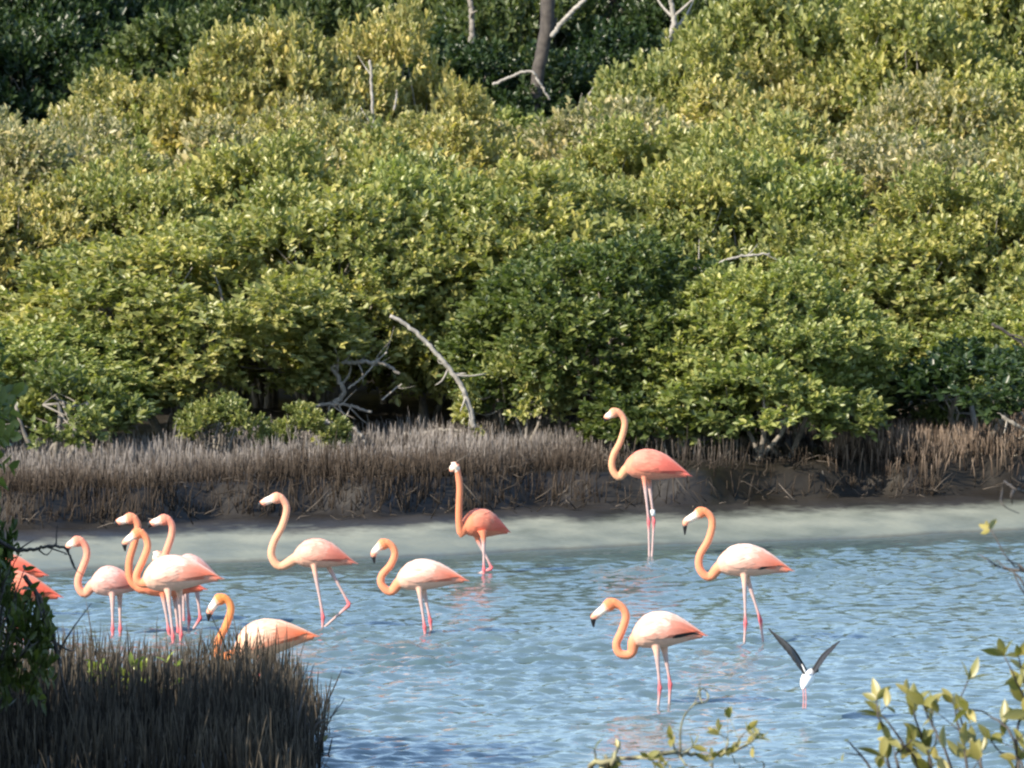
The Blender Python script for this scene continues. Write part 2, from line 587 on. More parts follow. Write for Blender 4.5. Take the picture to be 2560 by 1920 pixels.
# thicket behind the front row
rr = random.Random(5)
rows = [(81.6, 2.75, 8), (83.6, 3.0, 8), (86, 3.05, 8), (89, 3.1, 8), (92.5, 3.15, 8), (97, 3.2, 8), (102, 3.25, 9), (108, 3.3, 9)]
for ri, (Y, H, n) in enumerate(rows):
    width = 2560 * Y / FPX * 1.22
    for k in range(n):
        X = -width / 2 + (k + .5 + rr.uniform(-.3, .3)) * width / n
        yy = Y + rr.uniform(-1.3, 1.3)
        px = 1280 + X / yy * FPX
        h = H * rr.uniform(.93, 1.07)
        # the dip before the dark tree in the middle, and higher ground on the right
        if 1150 < px < 1620 and ri >= 4: h *= .90
        if px > 1750 and ri >= 5: h += .35
        if px < 480 and ri >= 5: h *= .92
        c = rr.choice([OLIVE, OLIVE, YELL, GREEN, GREY, YELL])
        if px > 1500 and ri in (2, 3, 4, 5): c = rr.choice([OLIVE, YELL, GREY])
        gz = float(ground(X, yy))
        sr = width / n / 2.9 * 1.45
        place_tree(BUSH[rr.randrange(5)], 'mangrove_shrub', (X, yy, gz - .03), rr.uniform(0, 6.28), (sr, sr, (h - gz) / 2.9), c,
                   {OLIVE: 'olive', YELL: 'yellowish', GREEN: 'fresh green', GREY: 'greyish dry looking'}[c] + ' mangrove shrub ' + ['right behind the front row', 'right behind the front row', 'in the middle of the thicket', 'in the middle of the thicket', 'in the middle of the thicket', 'far back in the thicket', 'far back in the thicket', 'at the foot of the dark wood'][ri],
                   'shrub', {OLIVE: 'olive', YELL: 'yellowish', GREEN: 'green', GREY: 'greyish'}[c] + ' shrubs of the thicket, row band %d' % [0, 0, 1, 1, 1, 2, 2, 3][ri])

# taller sunlit shrubs standing above the thicket
tall = [
    (800, 97.6, 150, 250, YELL, 3, 'yellowish mangrove filling the saddle between the two tall humps'),
    (640, 97, 120, 250, YELL, 0, 'tall yellowish mangrove against the dark trees, crown split in two humps, first hump'),
    (960, 98, 95, 240, YELL, 1, 'tall yellowish mangrove whose rounded top stands against the dark trunk trees'),
    (300, 99, 250, 230, YELL, 2, 'yellow green mangrove sloping down below the dark leafy wood'),
    (1700, 101, 150, 230, OLIVE, 3, 'tall green mangrove beside the forked bare grey tree'),
    (1960, 103, 20, 280, OLIVE, 0, 'very tall mangrove filling the top edge beside the dark gaps'),
    (2250, 102, 60, 280, OLIVE, 1, 'tall olive mangrove with a dark gap below its crown'),
    (2520, 104, -30, 260, OLIVE, 2, 'tallest olive mangrove behind the shaded corner'),
    (2080, 114, -90, 330, GREEN, 2, 'green mangrove crown rising behind the very tall mangrove'),
    (2420, 116, -120, 330, GREEN, 0, 'green mangrove crown rising behind the tallest olive mangrove'),
]
for k, (px, Y, py, rp, c, pk, lab) in enumerate(tall):
    tree_px(BUSH[pk], 'tall_mangrove', px, Y, ztop(py, Y), 2.9, 1.45, rp, k * .9, c, lab, 'tree', 'tall mangroves above the thicket')

# half bare, twiggy shrubs showing grey wood in the canopy
SPARSE = crown_proto('sparse', 333, 1.45, 2.9, 1.45, .4, 90, 7, 6, .10, rc=(.2, .5), lw=.5, trunk_r=.05, bark=M_DEAD)
for k, (px, Y, py, rp, lab) in enumerate([
    (760, 92.0, 300, 190, 'half bare grey twiggy shrub below the two tall yellowish humps'),
    (1560, 99.0, 300, 170, 'half bare twiggy shrub in the dip before the dark wood'),
    (1800, 84.4, 480, 200, 'half bare grey shrub behind the bleached curving branch'),
    (2330, 97.0, 250, 210, 'half bare twiggy shrub under the tall olive mangroves'),
    (180, 93.5, 330, 170, 'half bare twiggy shrub below the dark leafy wood, beside the yellow green slope')]):
    tree_px(SPARSE, 'twiggy_shrub', px, Y, ztop(py, Y), 2.9, 1.45, rp, k * 1.9, GREY, lab, 'shrub', 'half bare shrubs in the canopy')

# dark wood at the back
dr = random.Random(9)
for ri, (Y, n, H) in enumerate([(122, 10, 6.4), (128, 11, 7.4), (136, 11, 8.6)]):
    width = 2560 * Y / FPX * 1.9
    for k in range(n):
        X = -width / 2 + (k + .5 + dr.uniform(-.25, .25)) * width / n
        gz = float(ground(X, Y))
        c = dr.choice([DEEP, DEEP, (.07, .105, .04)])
        sr = width / n / 4.6 * 1.35
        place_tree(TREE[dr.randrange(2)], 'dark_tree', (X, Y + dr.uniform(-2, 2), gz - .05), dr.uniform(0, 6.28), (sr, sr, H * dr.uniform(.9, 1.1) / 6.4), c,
                   'dark leafy tree in the dark wood behind the mangroves', 'tree', 'dark trees of the wood behind')

for ri, (Y, n, h) in enumerate([(113, 13, 3.3), (118, 13, 4.0), (125, 13, 4.6)]):
    width = 2560 * Y / FPX * 1.9
    for k in range(n):
        X = -width / 2 + (k + .5 + dr.uniform(-.3, .3)) * width / n
        gz = float(ground(X, Y))
        sr = width / n / 2.9 * 1.5
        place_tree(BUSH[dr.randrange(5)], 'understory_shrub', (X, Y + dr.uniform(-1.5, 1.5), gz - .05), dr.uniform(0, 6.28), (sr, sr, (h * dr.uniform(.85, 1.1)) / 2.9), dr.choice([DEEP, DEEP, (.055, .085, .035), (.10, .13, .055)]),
                   'dark green shrub under the dark wood behind the mangroves', 'shrub', 'dark shrubs under the wood behind')

# ------------------------------------------------------------------ root spikes (pneumatophores)
def spikes(rng, P, H, r0, tint, lean=.19):
    """P (N,3) base points -> mesh arrays; 3 rings of 4 + tip"""
    N = len(P); s = 4
    a = rng.random(N) * 6.283
    ln = np.stack([np.cos(a), np.sin(a), np.zeros(N)], 1) * (rng.normal(0, lean, N) * H)[:, None]
    cv = np.stack([np.sin(a * 3), np.cos(a * 2), np.zeros(N)], 1) * (rng.normal(0, .05, N) * H)[:, None]
    th = np.arange(s) * math.pi / 2
    ring = np.stack([np.cos(th), np.sin(th), np.zeros(s)], 1)
    rows = []
    for f, rf in ((-.1, 1.0), (.45, .85), (.85, .55)):
        c = P + ln * f + cv * (4 * f * (1 - f)) + np.array([0, 0, 1]) * (H * f)[:, None]
        rows.append(c[:, None, :] + ring[None] * (r0 * rf)[:, None, None])
    tip = P + ln + np.array([0, 0, 1]) * H[:, None]
    v = np.concatenate([np.stack(rows, 1).reshape(N, 12, 3), tip[:, None, :]], 1).reshape(-1, 3)
    q = np.array([[k * 4 + j, k * 4 + (j + 1) % 4, k * 4 + 4 + (j + 1) % 4, k * 4 + 4 + j] for k in range(2) for j in range(4)])
    t = np.array([[8 + j, 8 + (j + 1) % 4, 12] for j in range(4)])
    i = np.arange(N)[:, None, None] * 13
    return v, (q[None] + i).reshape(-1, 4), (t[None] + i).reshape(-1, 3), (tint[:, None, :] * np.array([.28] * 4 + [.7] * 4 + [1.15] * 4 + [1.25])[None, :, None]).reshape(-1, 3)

def spike_tints(rng, N, c1, c2):
    f = rng.random(N)[:, None]
    return np.array(c1) * (1 - f) + np.array(c2) * f

def root_bed(label, P, H, r0, c1, c2, seed, n_single, base_mesh=None, group=None, rank=None, shade=None):
    rng = np.random.default_rng(seed)
    c = P.mean(0)
    root = empty('breathing_root_bed', (c[0], c[1], P[:, 2].min()))
    off = np.array([c[0], c[1], P[:, 2].min()])
    tint = spike_tints(rng, len(P), c1, c2)
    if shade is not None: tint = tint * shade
    order = np.argsort(-(rank if rank is not None else H))
    single, rest = order[:n_single], order[n_single:]
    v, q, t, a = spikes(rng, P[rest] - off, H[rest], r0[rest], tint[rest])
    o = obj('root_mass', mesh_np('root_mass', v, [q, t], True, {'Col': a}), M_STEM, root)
    o['kind'] = 'stuff'
    for k in single:
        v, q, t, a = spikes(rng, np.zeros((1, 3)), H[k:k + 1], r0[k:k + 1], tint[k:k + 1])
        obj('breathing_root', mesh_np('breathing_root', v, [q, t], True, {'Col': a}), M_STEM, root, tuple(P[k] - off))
    if base_mesh is not None:
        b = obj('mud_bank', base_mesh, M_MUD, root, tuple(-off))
    tag(root, label, 'roots', group)
    return root

# far bank
fr = np.random.default_rng(31)
N = 40000
X = fr.uniform(-7.2, 4.1, N); Yb = base_y(X)
Y = Yb + .02 + fr.random(N) ** 1.1 * 5.2
keep = fr.random(N) < (.35 + .9 * vnoise(X * 1.5, Y * 1.2, 17)) * (1 - .8 * sstep(.5, 1.3, X) * (1 - sstep(2.9, 3.5, X)))  # thinned behind the tall flamingo, where dark soil stands in for shade
X, Y = X[keep], Y[keep]
P = np.stack([X, Y, ground(X, Y)], 1)
H = fr.uniform(.06, .25, len(X)) * (.6 + .9 * vnoise(X * 2.2, Y * 1.6, 18))
H[fr.random(len(X)) < .04] *= 1.4
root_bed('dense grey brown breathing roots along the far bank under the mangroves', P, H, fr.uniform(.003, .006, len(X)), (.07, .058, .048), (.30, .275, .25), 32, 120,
         rank=-np.abs(Y - base_y(X) - .5) - .2 * np.abs(X),
         shade=np.array([.34, .29, .24]) + (np.array([1.05, 1.05, 1.05]) - np.array([.34, .29, .24])) * sstep(.3, 2.2, Y - base_y(X) + 1.0 * (vnoise(X * 1.4, Y, 61) - .5))[:, None])  # front roots tinted darker, standing in for shade at the bank foot
N = 6500
X = fr.uniform(3.0, 6.2, N); Y = base_y(X) + .1 + fr.random(N) * 4.4
P = np.stack([X, Y, ground(X, Y) + .05 + .10 * sstep(.0, 3, Y - base_y(X))], 1)
root_bed('reddish brown breathing roots on the slope beside the shaded corner', P, fr.uniform(.08, .30, N), fr.uniform(.003, .0065, N), (.12, .085, .062), (.30, .235, .18), 33, 80,
         rank=-np.abs(Y - base_y(X) - .5))

# tangle of dead sticks on the foot of the bank
N = 700
mb = MB()
for k in range(N):
    x = fr.uniform(-6.5, 6.2); y = float(base_y(x)) + fr.normal(.15, .35)
    p = np.array([x, y, float(ground(x, y)) + fr.uniform(-.01, .10)])
    a = fr.uniform(0, 6.283); l = fr.uniform(.06, .26)
    d = np.array([math.cos(a), math.sin(a) * .6, fr.normal(.35, .5)]) * l
    c = (np.array([.03, .025, .02]) + fr.random() ** 4 * np.array([.14, .12, .10]))
    mb.tube(np.stack([p, p + d * .5 + fr.normal(0, .015, 3), p + d]), [.005, .0045, .002], 4, c)
tag(obj('stick_litter', mb.mesh('stick_litter'), M_STEM), 'tangle of dead sticks and dry roots along the foot of the far bank', 'debris', kind='stuff')

# near left clump
def island(x, y):
    d = np.minimum(np.minimum((-1.42 - .05 * (y - 54) - x) * 1.0, 56.2 - y + .25 * np.sin(x * 3)), y - 48.2)
    return -.10 + .24 * sstep(-.25, .35, d) + .03 * vnoise(x * 3, y * 3, 4)
isl = grid_mesh('mud_bank', np.arange(-7.5, -.8, .12), np.arange(47.6, 56.9, .12), island)
N = 9500
X = fr.uniform(-5.2, -1.22, N); Y = fr.uniform(48.4, 56.3, N)
edge = -1.42 - .05 * (Y - 54) + .12 * np.sin(Y * 4)
keep = (X < edge + .10) & ((Y > 50.5) | (fr.random(N) < .7))
X, Y, edge = X[keep], Y[keep], edge[keep]
P = np.stack([X, Y, island(X, Y)], 1)
H = fr.uniform(.12, .42, len(X)) * (.7 + .6 * vnoise(X * 2.4, Y * 1.8, 8))
H[fr.random(len(X)) < .04] *= 1.4
root_bed('dark dense clump of breathing roots in the near water before the crouching flamingo', P, H, fr.uniform(.0035, .0068, len(X)), (.014, .012, .009), (.10, .086, .066), 34, 300,  # root tints lowered to make up for shade the trees miss
         base_mesh=isl, rank=.6 * (Y - 50) / 6 + 1.5 * np.clip(X - edge + .35, 0, 1) + .5 * H - 3 * (X < -3.4))

# ------------------------------------------------------------------ flamingos
def remesh(name, mb, voxel=.005, it=4):
    me = mb.mesh(name + '_raw')
    o = bpy.data.objects.new(name + '_raw', me)
    COL.objects.link(o)
    m = o.modifiers.new('r', 'REMESH'); m.mode = 'VOXEL'; m.voxel_size = voxel
    s = o.modifiers.new('s', 'SMOOTH'); s.factor = .5; s.iterations = it
    dg = bpy.context.evaluated_depsgraph_get()
    out = bpy.data.meshes.new_from_object(o.evaluated_get(dg))
    out.name = name
    bpy.data.objects.remove(o, do_unlink=True)
    bpy.data.meshes.remove(me)
    out.polygons.foreach_set('use_smooth', np.ones(len(out.polygons), bool))
    return out

def seg_dist(V, P, R):
    """distance to tapered polyline minus radius, and arc parameter"""
    best = np.full(len(V), 1e9); par = np.zeros(len(V))
    n = len(P) - 1
    for i in range(n):
        a, b = P[i], P[i + 1]
        ab = b - a
        t = np.clip(((V - a) @ ab) / (ab @ ab + 1e-12), 0, 1)
        d = np.linalg.norm(V - (a + t[:, None] * ab), axis=1) - (R[i] * (1 - t) + R[i + 1] * t)
        k = d < best
        best[k] = d[k]; par[k] = (i + t[k]) / n
    return best, par

PT = np.array([0, .03, .08, .16, .28, .40, .52, .64, .76, .88, 1.0])
PV = np.array([.10, .42, .66, .88, 1.0, 1.0, .90, .70, .46, .24, .05])     # half height
PW = np.array([.12, .42, .64, .82, .90, .88, .78, .58, .36, .19, .05])     # half width

class BodyShape:
    def __init__(s, F, T, Hm, arch):
        s.F, s.T, s.H, s.arch = F, T, Hm, arch
        s.ax = norm(T - F)
        s.up = norm(np.cross(np.cross(s.ax, np.array([0, 0, 1.0])), s.ax))
        s.sd = norm(np.cross(s.ax, s.up))
    def c(s, t):
        t = np.asarray(t, float)
        return s.F + (s.T - s.F) * t[..., None] + s.up * (s.arch * 4 * np.clip(t, 0, 1) * (1 - np.clip(t, 0, 1)) * (1.3 - .6 * t))[..., None]
    def S(s, t, th, side, off):
        t = np.asarray(t, float)
        hv = s.H * np.interp(t, PT, PV); hw = s.H * np.interp(t, PT, PW)
        return s.c(t) + s.up * (hv * np.cos(th) * off)[..., None] + s.sd * (side * hw * np.sin(th) * off)[..., None]

def feather(mb, B, side, t0, th0, t1, th1, w0, col, lift0, lift1, n=5):
    f = np.linspace(0, 1, n)
    t = t0 + (t1 - t0) * f; th = th0 + (th1 - th0) * f
    wd = w0 * np.array([.55, .95, 1.0, .8, .12])
    off = lift0 + (lift1 - lift0) * f
    rows = []
    for k in (-1, 0, 1):
        rows.append(B.S(t - abs(k) * .012, th + k * wd, side, off - abs(k) * .012))
    v = np.stack(rows, 1).reshape(-1, 3)
    i = np.arange(n - 1)[:, None] * 3
    q = np.concatenate([i + np.array([[0, 1, 4, 3]]), i + np.array([[1, 2, 5, 4]])])
    if isinstance(col, tuple) and len(col) == 2:
        g_ = np.repeat(f, 3)[:, None]
        col = np.asarray(col[0]) * (1 - g_) + np.asarray(col[1]) * g_
    mb.add(v, q, None, col)

PALE = dict(neck=(.74, .26, .13), body=(.74, .44, .33), wing=(.80, .58, .48), rear=(.62, .14, .075), head=(.74, .24, .11))
PINK = dict(neck=(.72, .30, .19), body=(.70, .41, .34), wing=(.72, .46, .41), rear=(.52, .16, .12), head=(.70, .25, .17))
CORAL = dict(neck=(.72, .24, .12), body=(.70, .21, .115), wing=(.72, .24, .155), rear=(.64, .10, .06), head=(.72, .25, .14))
TAN = dict(neck=(.64, .34, .19), body=(.70, .25, .16), wing=(.72, .25, .18), rear=(.64, .11, .08), head=(.66, .30, .18))
BLUSH = dict(neck=(.72, .38, .23), body=(.72, .40, .29), wing=(.72, .39, .31), rear=(.50, .12, .08), head=(.70, .32, .21))
RUST = dict(neck=(.74, .24, .075), body=(.74, .40, .25), wing=(.80, .54, .40), rear=(.66, .13, .045), head=(.74, .24, .07))

def flamingo(label, water_px, water_py, neck, beak, F, T, Hpx, legs, pal, arch=.03, primaries=.0, dY=0.0, turn=0.0, yaw_tail=0.0, ring=False, seed=1):
    """neck: px points from the crown end down to the chest; beak: px points face, bend, tip; legs: list of px polylines hip, ankle, water"""
    rng = np.random.default_rng(seed)
    wp = on_water(water_px, water_py)
    Y0 = wp[1] + dY
    s = FPX / Y0
    X0 = (water_px - 1280) / FPX * Y0
    bedz = float(ground(X0, Y0))
    org = np.array([X0, Y0, bedz])
    def W(p, dy=0.0):
        return at_y(p[0], p[1], Y0 + dy) - org
    root = empty('flamingo', tuple(org))
    tag(root, label, 'flamingo', 'flamingos wading in the lagoon')
    Hm = Hpx / s
    B = BodyShape(W(F), W(T, yaw_tail), Hm, arch)
    raw = MB()
    # trunk of the bird
    ts = np.concatenate([np.linspace(.0, .2, 8, endpoint=False), np.linspace(.2, .93, 16)])
    th = np.linspace(0, 2 * math.pi, 20, endpoint=False)
    ring_v = np.stack([B.S(np.full(20, t), th, 1, np.full(20, .97)) for t in ts])
    m = len(ts)
    v = np.vstack([ring_v.reshape(-1, 3), B.c(np.array(-.01)), B.c(np.array(.95))])
    i = np.arange(m - 1)[:, None] * 20; j = np.arange(20)[None]; k = (j + 1) % 20
    quads = np.stack([i + j, i + k, i + 20 + k, i + 20 + j], -1).reshape(-1, 4)
    jj = np.arange(20); kk = (jj + 1) % 20
    tris = np.vstack([np.stack([kk, jj, np.full(20, m * 20)], 1), np.stack([(m - 1) * 20 + jj, (m - 1) * 20 + kk, np.full(20, m * 20 + 1)], 1)])
    raw.add(v, quads, tris)
    # neck
    nk = [W(p, dy) for p, dy in zip(neck, np.linspace(turn, 0, len(neck)))]
    nk += [B.c(np.array(.05)) + B.up * (-.25 * Hm), B.c(np.array(.22)) - B.up * .10 * Hm]
    L = len(nk)
    rad = np.interp(np.linspace(0, 1, L), [0, .12, .5, .75, .88, 1], [.032, .0275, .029, .032, .046, .075])
    NP, NR = spline(nk, 40, rad)
    raw.tube(NP, NR, 12)
    # head
    hb = W(neck[0], turn); bf = W(beak[0], turn)
    hd = norm(bf - hb)
    HP, HR = spline([hb + np.array([0, 0, 0.0]) - hd * .018, hb + hd * .015, (hb + bf) / 2 + hd * .004, bf], 10, [.024, .046, .044, .030])
    raw.tube(HP, HR, 12, flat=.82)
    # legs
    LEG = []
    for li, lg in enumerate(legs):
        dy = -.055 if li == 0 else .055
        pts = [W(p, dy) for p in lg]
        hip, ank = pts[0], pts[1]
        low = pts[2]
        # carry the shank on to the lagoon bed
        dirn = norm(low - ank)
        if dirn[2] > -.35: dirn = norm(np.array([dirn[0], dirn[1], -.35]))
        foot = low.copy()
        need = foot[2] - .012
        if need > 0: foot = foot + dirn * (need / -dirn[2])
        into = hip + np.array([-.01, -dy * .3, .07])
        P1, R1 = spline([into, hip, hip * .45 + ank * .55, ank + (hip - ank) * .12, ank], 18, [.040, .022, .0115, .0120, .0175])
        P2, R2 = spline([ank, ank + (foot - ank) * .14, (ank + foot) / 2, foot], 12, [.0175, .0120, .0100, .0110])
        raw.tube(P1, R1, 9); raw.tube(P2, R2, 9)
        for az in (-.6, 0, .6):
            tip = foot + np.array([-.075 * math.cos(az), .075 * math.sin(az), -.004])
            raw.tube(np.linspace(foot, tip, 4), [.010, .009, .008, .005], 7)
        LEG.append((np.vstack([P1, P2[1:]]), np.concatenate([R1, R2[1:]]), ank))
    me = remesh('flamingo_body', raw)
    V = np.empty(len(me.vertices) * 3, np.float32); me.vertices.foreach_get('co', V); V = V.reshape(-1, 3).astype(float)
    # plumage colour by region
    p = {k: np.array(c) for k, c in pal.items()}
    rel = (V - B.F) @ B.ax / np.linalg.norm(B.T - B.F)
    vert = ((V - B.c(np.clip(rel, 0, 1))) @ B.up) / Hm
    C = np.broadcast_to(p['body'], V.shape).copy()
    belly = sstep(.1, -.7, -vert * -1)[:, None] * 0
    C = C * (1 - belly)
    mixr = (sstep(.62, .95, rel) * .7)[:, None]
    C = C * (1 - mixr) + p['rear'] * mixr
    dn, pn = seg_dist(V, NP, NR)
    db = np.linalg.norm((V - B.c(np.clip(rel, 0, 1))), axis=1) - Hm * np.interp(np.clip(rel, 0, 1), PT, PV)
    wn_ = sstep(.012, -.004, dn)[:, None] * (1 - sstep(.80, .97, pn))[:, None]
    ncol = p['head'] * (1 - sstep(0, .35, pn))[:, None] + p['neck'] * sstep(0, .35, pn)[:, None]
    C = C * (1 - wn_) + ncol * wn_
    dh, ph = seg_dist(V, HP, HR)
    wh = sstep(.012, 0, dh)[:, None]
    hcol = p['head'] * (1 - sstep(.55, .85, ph))[:, None] + np.array([.86, .74, .62]) * sstep(.55, .85, ph)[:, None]
    C = C * (1 - wh) + hcol * wh
    for (LP, LR, ank) in LEG:
        dl, pl = seg_dist(V, LP, LR)
        wl = sstep(.010, .002, dl)[:, None] * sstep(.10, .24, pl)[:, None]
        red = np.exp(-(np.linalg.norm(V - ank, axis=1) / .055) ** 2)[:, None]
        lc = np.array([.50, .36, .34]) * (1 - red) + np.array([.66, .11, .13]) * red
        C = C * (1 - wl) + lc * wl
    C *= (1 + rng.normal(0, .02, (len(V), 1)))
    me.attributes.new('Col', 'FLOAT_COLOR', 'POINT').data.foreach_set('color', np.concatenate([np.clip(C, 0, 1), np.ones((len(V), 1))], 1).astype(np.float32).ravel())
    obj('body', me, M_PLUME, root)
    # wings with overlapping feathers
    for side in (1, -1):
        mb = MB()
        for r_ in range(11):
            t0 = .60 - r_ * .048
            nth = 9
            for q_ in range(nth):
                thc = .12 + (q_ + .5 * (r_ % 2)) / nth * 1.95
                if thc > 1.95 - .5 * max(0, .2 - t0) / .2: continue
                f = np.clip((t0 - .12) / .5, 0, 1) * .55 + np.clip((thc - .5) / 1.4, 0, 1) * .45
                mixv = sstep(.34, .92, f) * .85
                low = sstep(.9, 1.8, thc) * .5
                col = (p['wing'] * (1 - low) + p['body'] * low) * (1 - mixv) + p['rear'] * mixv
                col = np.clip(col * (1 + rng.normal(-.02, .11)), 0, .95)
                if rng.random() < .16: col = col * .72 + p['rear'] * .28
                tipc = np.clip(col * .93 + p['rear'] * .05 * (.3 + f), 0, .95); col = (col, tipc)
                feather(mb, B, side, t0 + rng.normal(0, .008), thc, t0 + .19, thc + .10 - .12 * (thc - .9), .15, col, 1.005, 1.035 + rng.normal(0, .012))
        for q_ in range(9):      # long rear feathers hanging over the tail
            thc = .10 + q_ * .20
            te = 1.01 - .035 * abs(q_ - 2) + rng.normal(0, .012)
            mixv = sstep(.2, 1.1, thc)
            col = p['wing'] * (1 - mixv) * .6 + p['rear'] * (.4 + .6 * mixv)
            col = np.clip(col * (1 + rng.normal(0, .1)), 0, .95); bc = p['wing'] * (1 - mixv * .6) + p['rear'] * mixv * .6
            feather(mb, B, side, .44 + rng.uniform(0, .08), thc, te, thc * .75 + .1, .20, (bc, col), 1.02, 1.25)
        if primaries > 0:
            for q_ in range(5):
                feather(mb, B, side, .55, 1.55 + q_ * .10, .74 + primaries * .25 - q_ * .04, 1.35 + q_ * .10, .16, (.02, .018, .018), 1.015, 1.10)
        obj('wing', mb.mesh('wing'), M_FEATHER, root)
    # tail
    mb = MB()
    for q_ in range(7):
        feather(mb, B, 1, .72, -.9 + q_ * .3, 1.0 + .02 * math.sin(q_ * 2.1), (-.9 + q_ * .3) * 1.4, .3, np.clip(p['rear'] * (.8 + .06 * q_) + .05, 0, .95), .85, 1.05)
    obj('tail', mb.mesh('tail'), M_FEATHER, root)
    # bill
    b0, b1, b2 = [W(q_, turn) for q_ in beak]
    BP, BR = spline([b0 - hd * .012, (b0 + b1) / 2 + np.array([0, 0, .003]), b1, b2], 18, [.030, .0285, .024, .005])
    cut = 11
    mb = MB()
    f = np.linspace(0, 1, cut + 1)
    mb.tube(BP[:cut + 1], BR[:cut + 1], 10, flat=.75)
    fr_ = np.concatenate([np.repeat(f, 10), [0, 1]])[:, None]
    mixp = sstep(.38, .85, fr_)
    mb.c = [np.array([.90, .84, .72]) * (1 - mixp) + np.array([.80, .34, .22]) * mixp]
    bk = obj('beak', mb.mesh('beak'), M_BILL, root)
    mb = MB()
    mb.tube(BP[cut:], BR[cut:] * 1.02, 10, flat=.75)
    obj('beak_tip', mb.mesh('beak_tip'), M_BILLTIP, bk)
    # eyes
    for sgn in (-1, 1):
        mb = MB()
        e = (hb * .45 + bf * .55) + np.array([0, sgn * .027, .006])
        mb.tube(e + np.array([[0, 0, -.006], [0, 0, -.003], [0, 0, 0], [0, 0, .003], [0, 0, .006]]), [.002, .005, .006, .005, .002], 8)
        obj('eye', mb.mesh('eye'), M_EYE, root)
    if ring:
        LP, LR, ank = LEG[1]
        i0 = 13
        mb = MB(); mb.tube(LP[i0:i0 + 3], np.full(3, .019), 10)
        obj('leg_ring', mb.mesh('leg_ring'), M_RING, root)
    return root

flamingo('pale pink flamingo whose bill is hidden by the bare dark branch tip', 290, 1584,
         [(200, 1350), (214, 1366), (217, 1389), (207, 1418), (196, 1446), (197, 1469), (212, 1485)],
         [(180, 1359), (171, 1367), (167, 1380)], (226, 1456), (352, 1474), 39,
         [[(281, 1492), (282, 1573), (282, 1584)], [(299, 1492), (301, 1573), (301, 1584)]], PINK, seed=1)
flamingo('pale flamingo in front of the huddle, head bowed with black bill tip', 442, 1603,
         [(350, 1329), (365, 1345), (369, 1368), (358, 1399), (346, 1425), (341, 1443), (348, 1456)],
         [(330, 1342), (312, 1359), (313, 1378)], (356, 1448), (558, 1450), 46,
         [[(421, 1488), (433, 1592), (433, 1603)], [(449, 1488), (453, 1587), (452, 1603)]], PALE, arch=.05, seed=2)
flamingo('orange necked flamingo with level bill, directly behind the bowed pale one', 420, 1600,
         [(333, 1293), (344, 1311), (342, 1334), (335, 1362), (325, 1395), (322, 1425), (326, 1451), (340, 1464)],
         [(310, 1300), (292, 1308), (286, 1316)], (348, 1462), (517, 1476), 36,
         [[(408, 1490), (422, 1575), (424, 1600)], [(436, 1490), (446, 1580), (446, 1600)]], CORAL, dY=.55, seed=3)
flamingo('rosy flamingo stepping with a bent leg at the back of the huddle', 482, 1590,
         [(418, 1297), (430, 1313), (429, 1338), (421, 1364), (412, 1390), (409, 1412), (416, 1432)],
         [(394, 1303), (376, 1312), (371, 1320)], (424, 1434), (548, 1446), 38,
         [[(466, 1478), (473, 1546), (470, 1592)], [(492, 1474), (501, 1546), (462, 1604)]], PINK, dY=.6, arch=.05, seed=4)
flamingo('hidden flamingo with only its small orange head above the pale back', 455, 1578,
         [(396, 1385), (405, 1391), (408, 1404), (404, 1418), (400, 1430)],
         [(391, 1391), (389, 1401), (391, 1411)], (408, 1444), (530, 1446), 30,
         [[(440, 1472), (444, 1560), (444, 1578)], [(458, 1472), (460, 1560), (460, 1578)]], PINK, dY=1.0, arch=.02, seed=5)
flamingo('flamingo with bright red tail, nearly hidden by the left bush, farther one', 10, 1545,
         [(-140, 1310), (-126, 1326), (-124, 1350), (-134, 1380), (-142, 1410), (-132, 1436)],
         [(-160, 1318), (-172, 1326), (-176, 1340)], (-70, 1420), (120, 1441), 40,
         [[(0, 1462), (4, 1532), (4, 1545)], [(16, 1462), (20, 1532), (20, 1545)]], CORAL, seed=6)
flamingo('flamingo with dark red tail, nearly hidden by the left bush, closer one', 50, 1590,
         [(-110, 1350), (-96, 1366), (-94, 1390), (-104, 1420), (-112, 1450), (-102, 1476)],
         [(-130, 1358), (-142, 1366), (-146, 1380)], (-42, 1464), (157, 1496), 42,
         [[(40, 1508), (44, 1578), (44, 1590)], [(56, 1508), (60, 1578), (60, 1590)]], CORAL, seed=7)
flamingo('orange necked flamingo crouching behind the dark root clump', 660, 1690,
         [(556, 1493), (572, 1504), (577, 1526), (565, 1564), (548, 1597), (541, 1622), (552, 1643)],
         [(537, 1507), (523, 1534), (521, 1553)], (586, 1626), (798, 1593), 48,
         [[(648, 1655), (652, 1684), (652, 1695)], [(672, 1655), (676, 1684), (676, 1695)]], RUST, arch=.055, seed=8)
flamingo('pale flamingo striding with its bent leg raised behind', 806, 1573,
         [(700, 1243), (714, 1259), (716, 1280), (705, 1316), (684, 1357), (679, 1390), (700, 1416)],
         [(676, 1248), (652, 1262), (647, 1274)], (732, 1390), (891, 1411), 38,
         [[(786, 1420), (808, 1543), (806, 1573)], [(820, 1414), (874, 1512), (803, 1575)]], BLUSH, arch=.045, seed=9)
flamingo('whitish backed flamingo with curled orange neck, beside the striding one', 1066, 1585,
         [(965, 1356), (981, 1366), (987, 1386), (976, 1413), (955, 1438), (954, 1461), (976, 1480)],
         [(946, 1368), (934, 1386), (936, 1409)], (990, 1450), (1171, 1454), 40,
         [[(1049, 1479), (1062, 1568), (1063, 1585)], [(1060, 1479), (1076, 1552), (1078, 1575)]], PALE, arch=.045, seed=10)
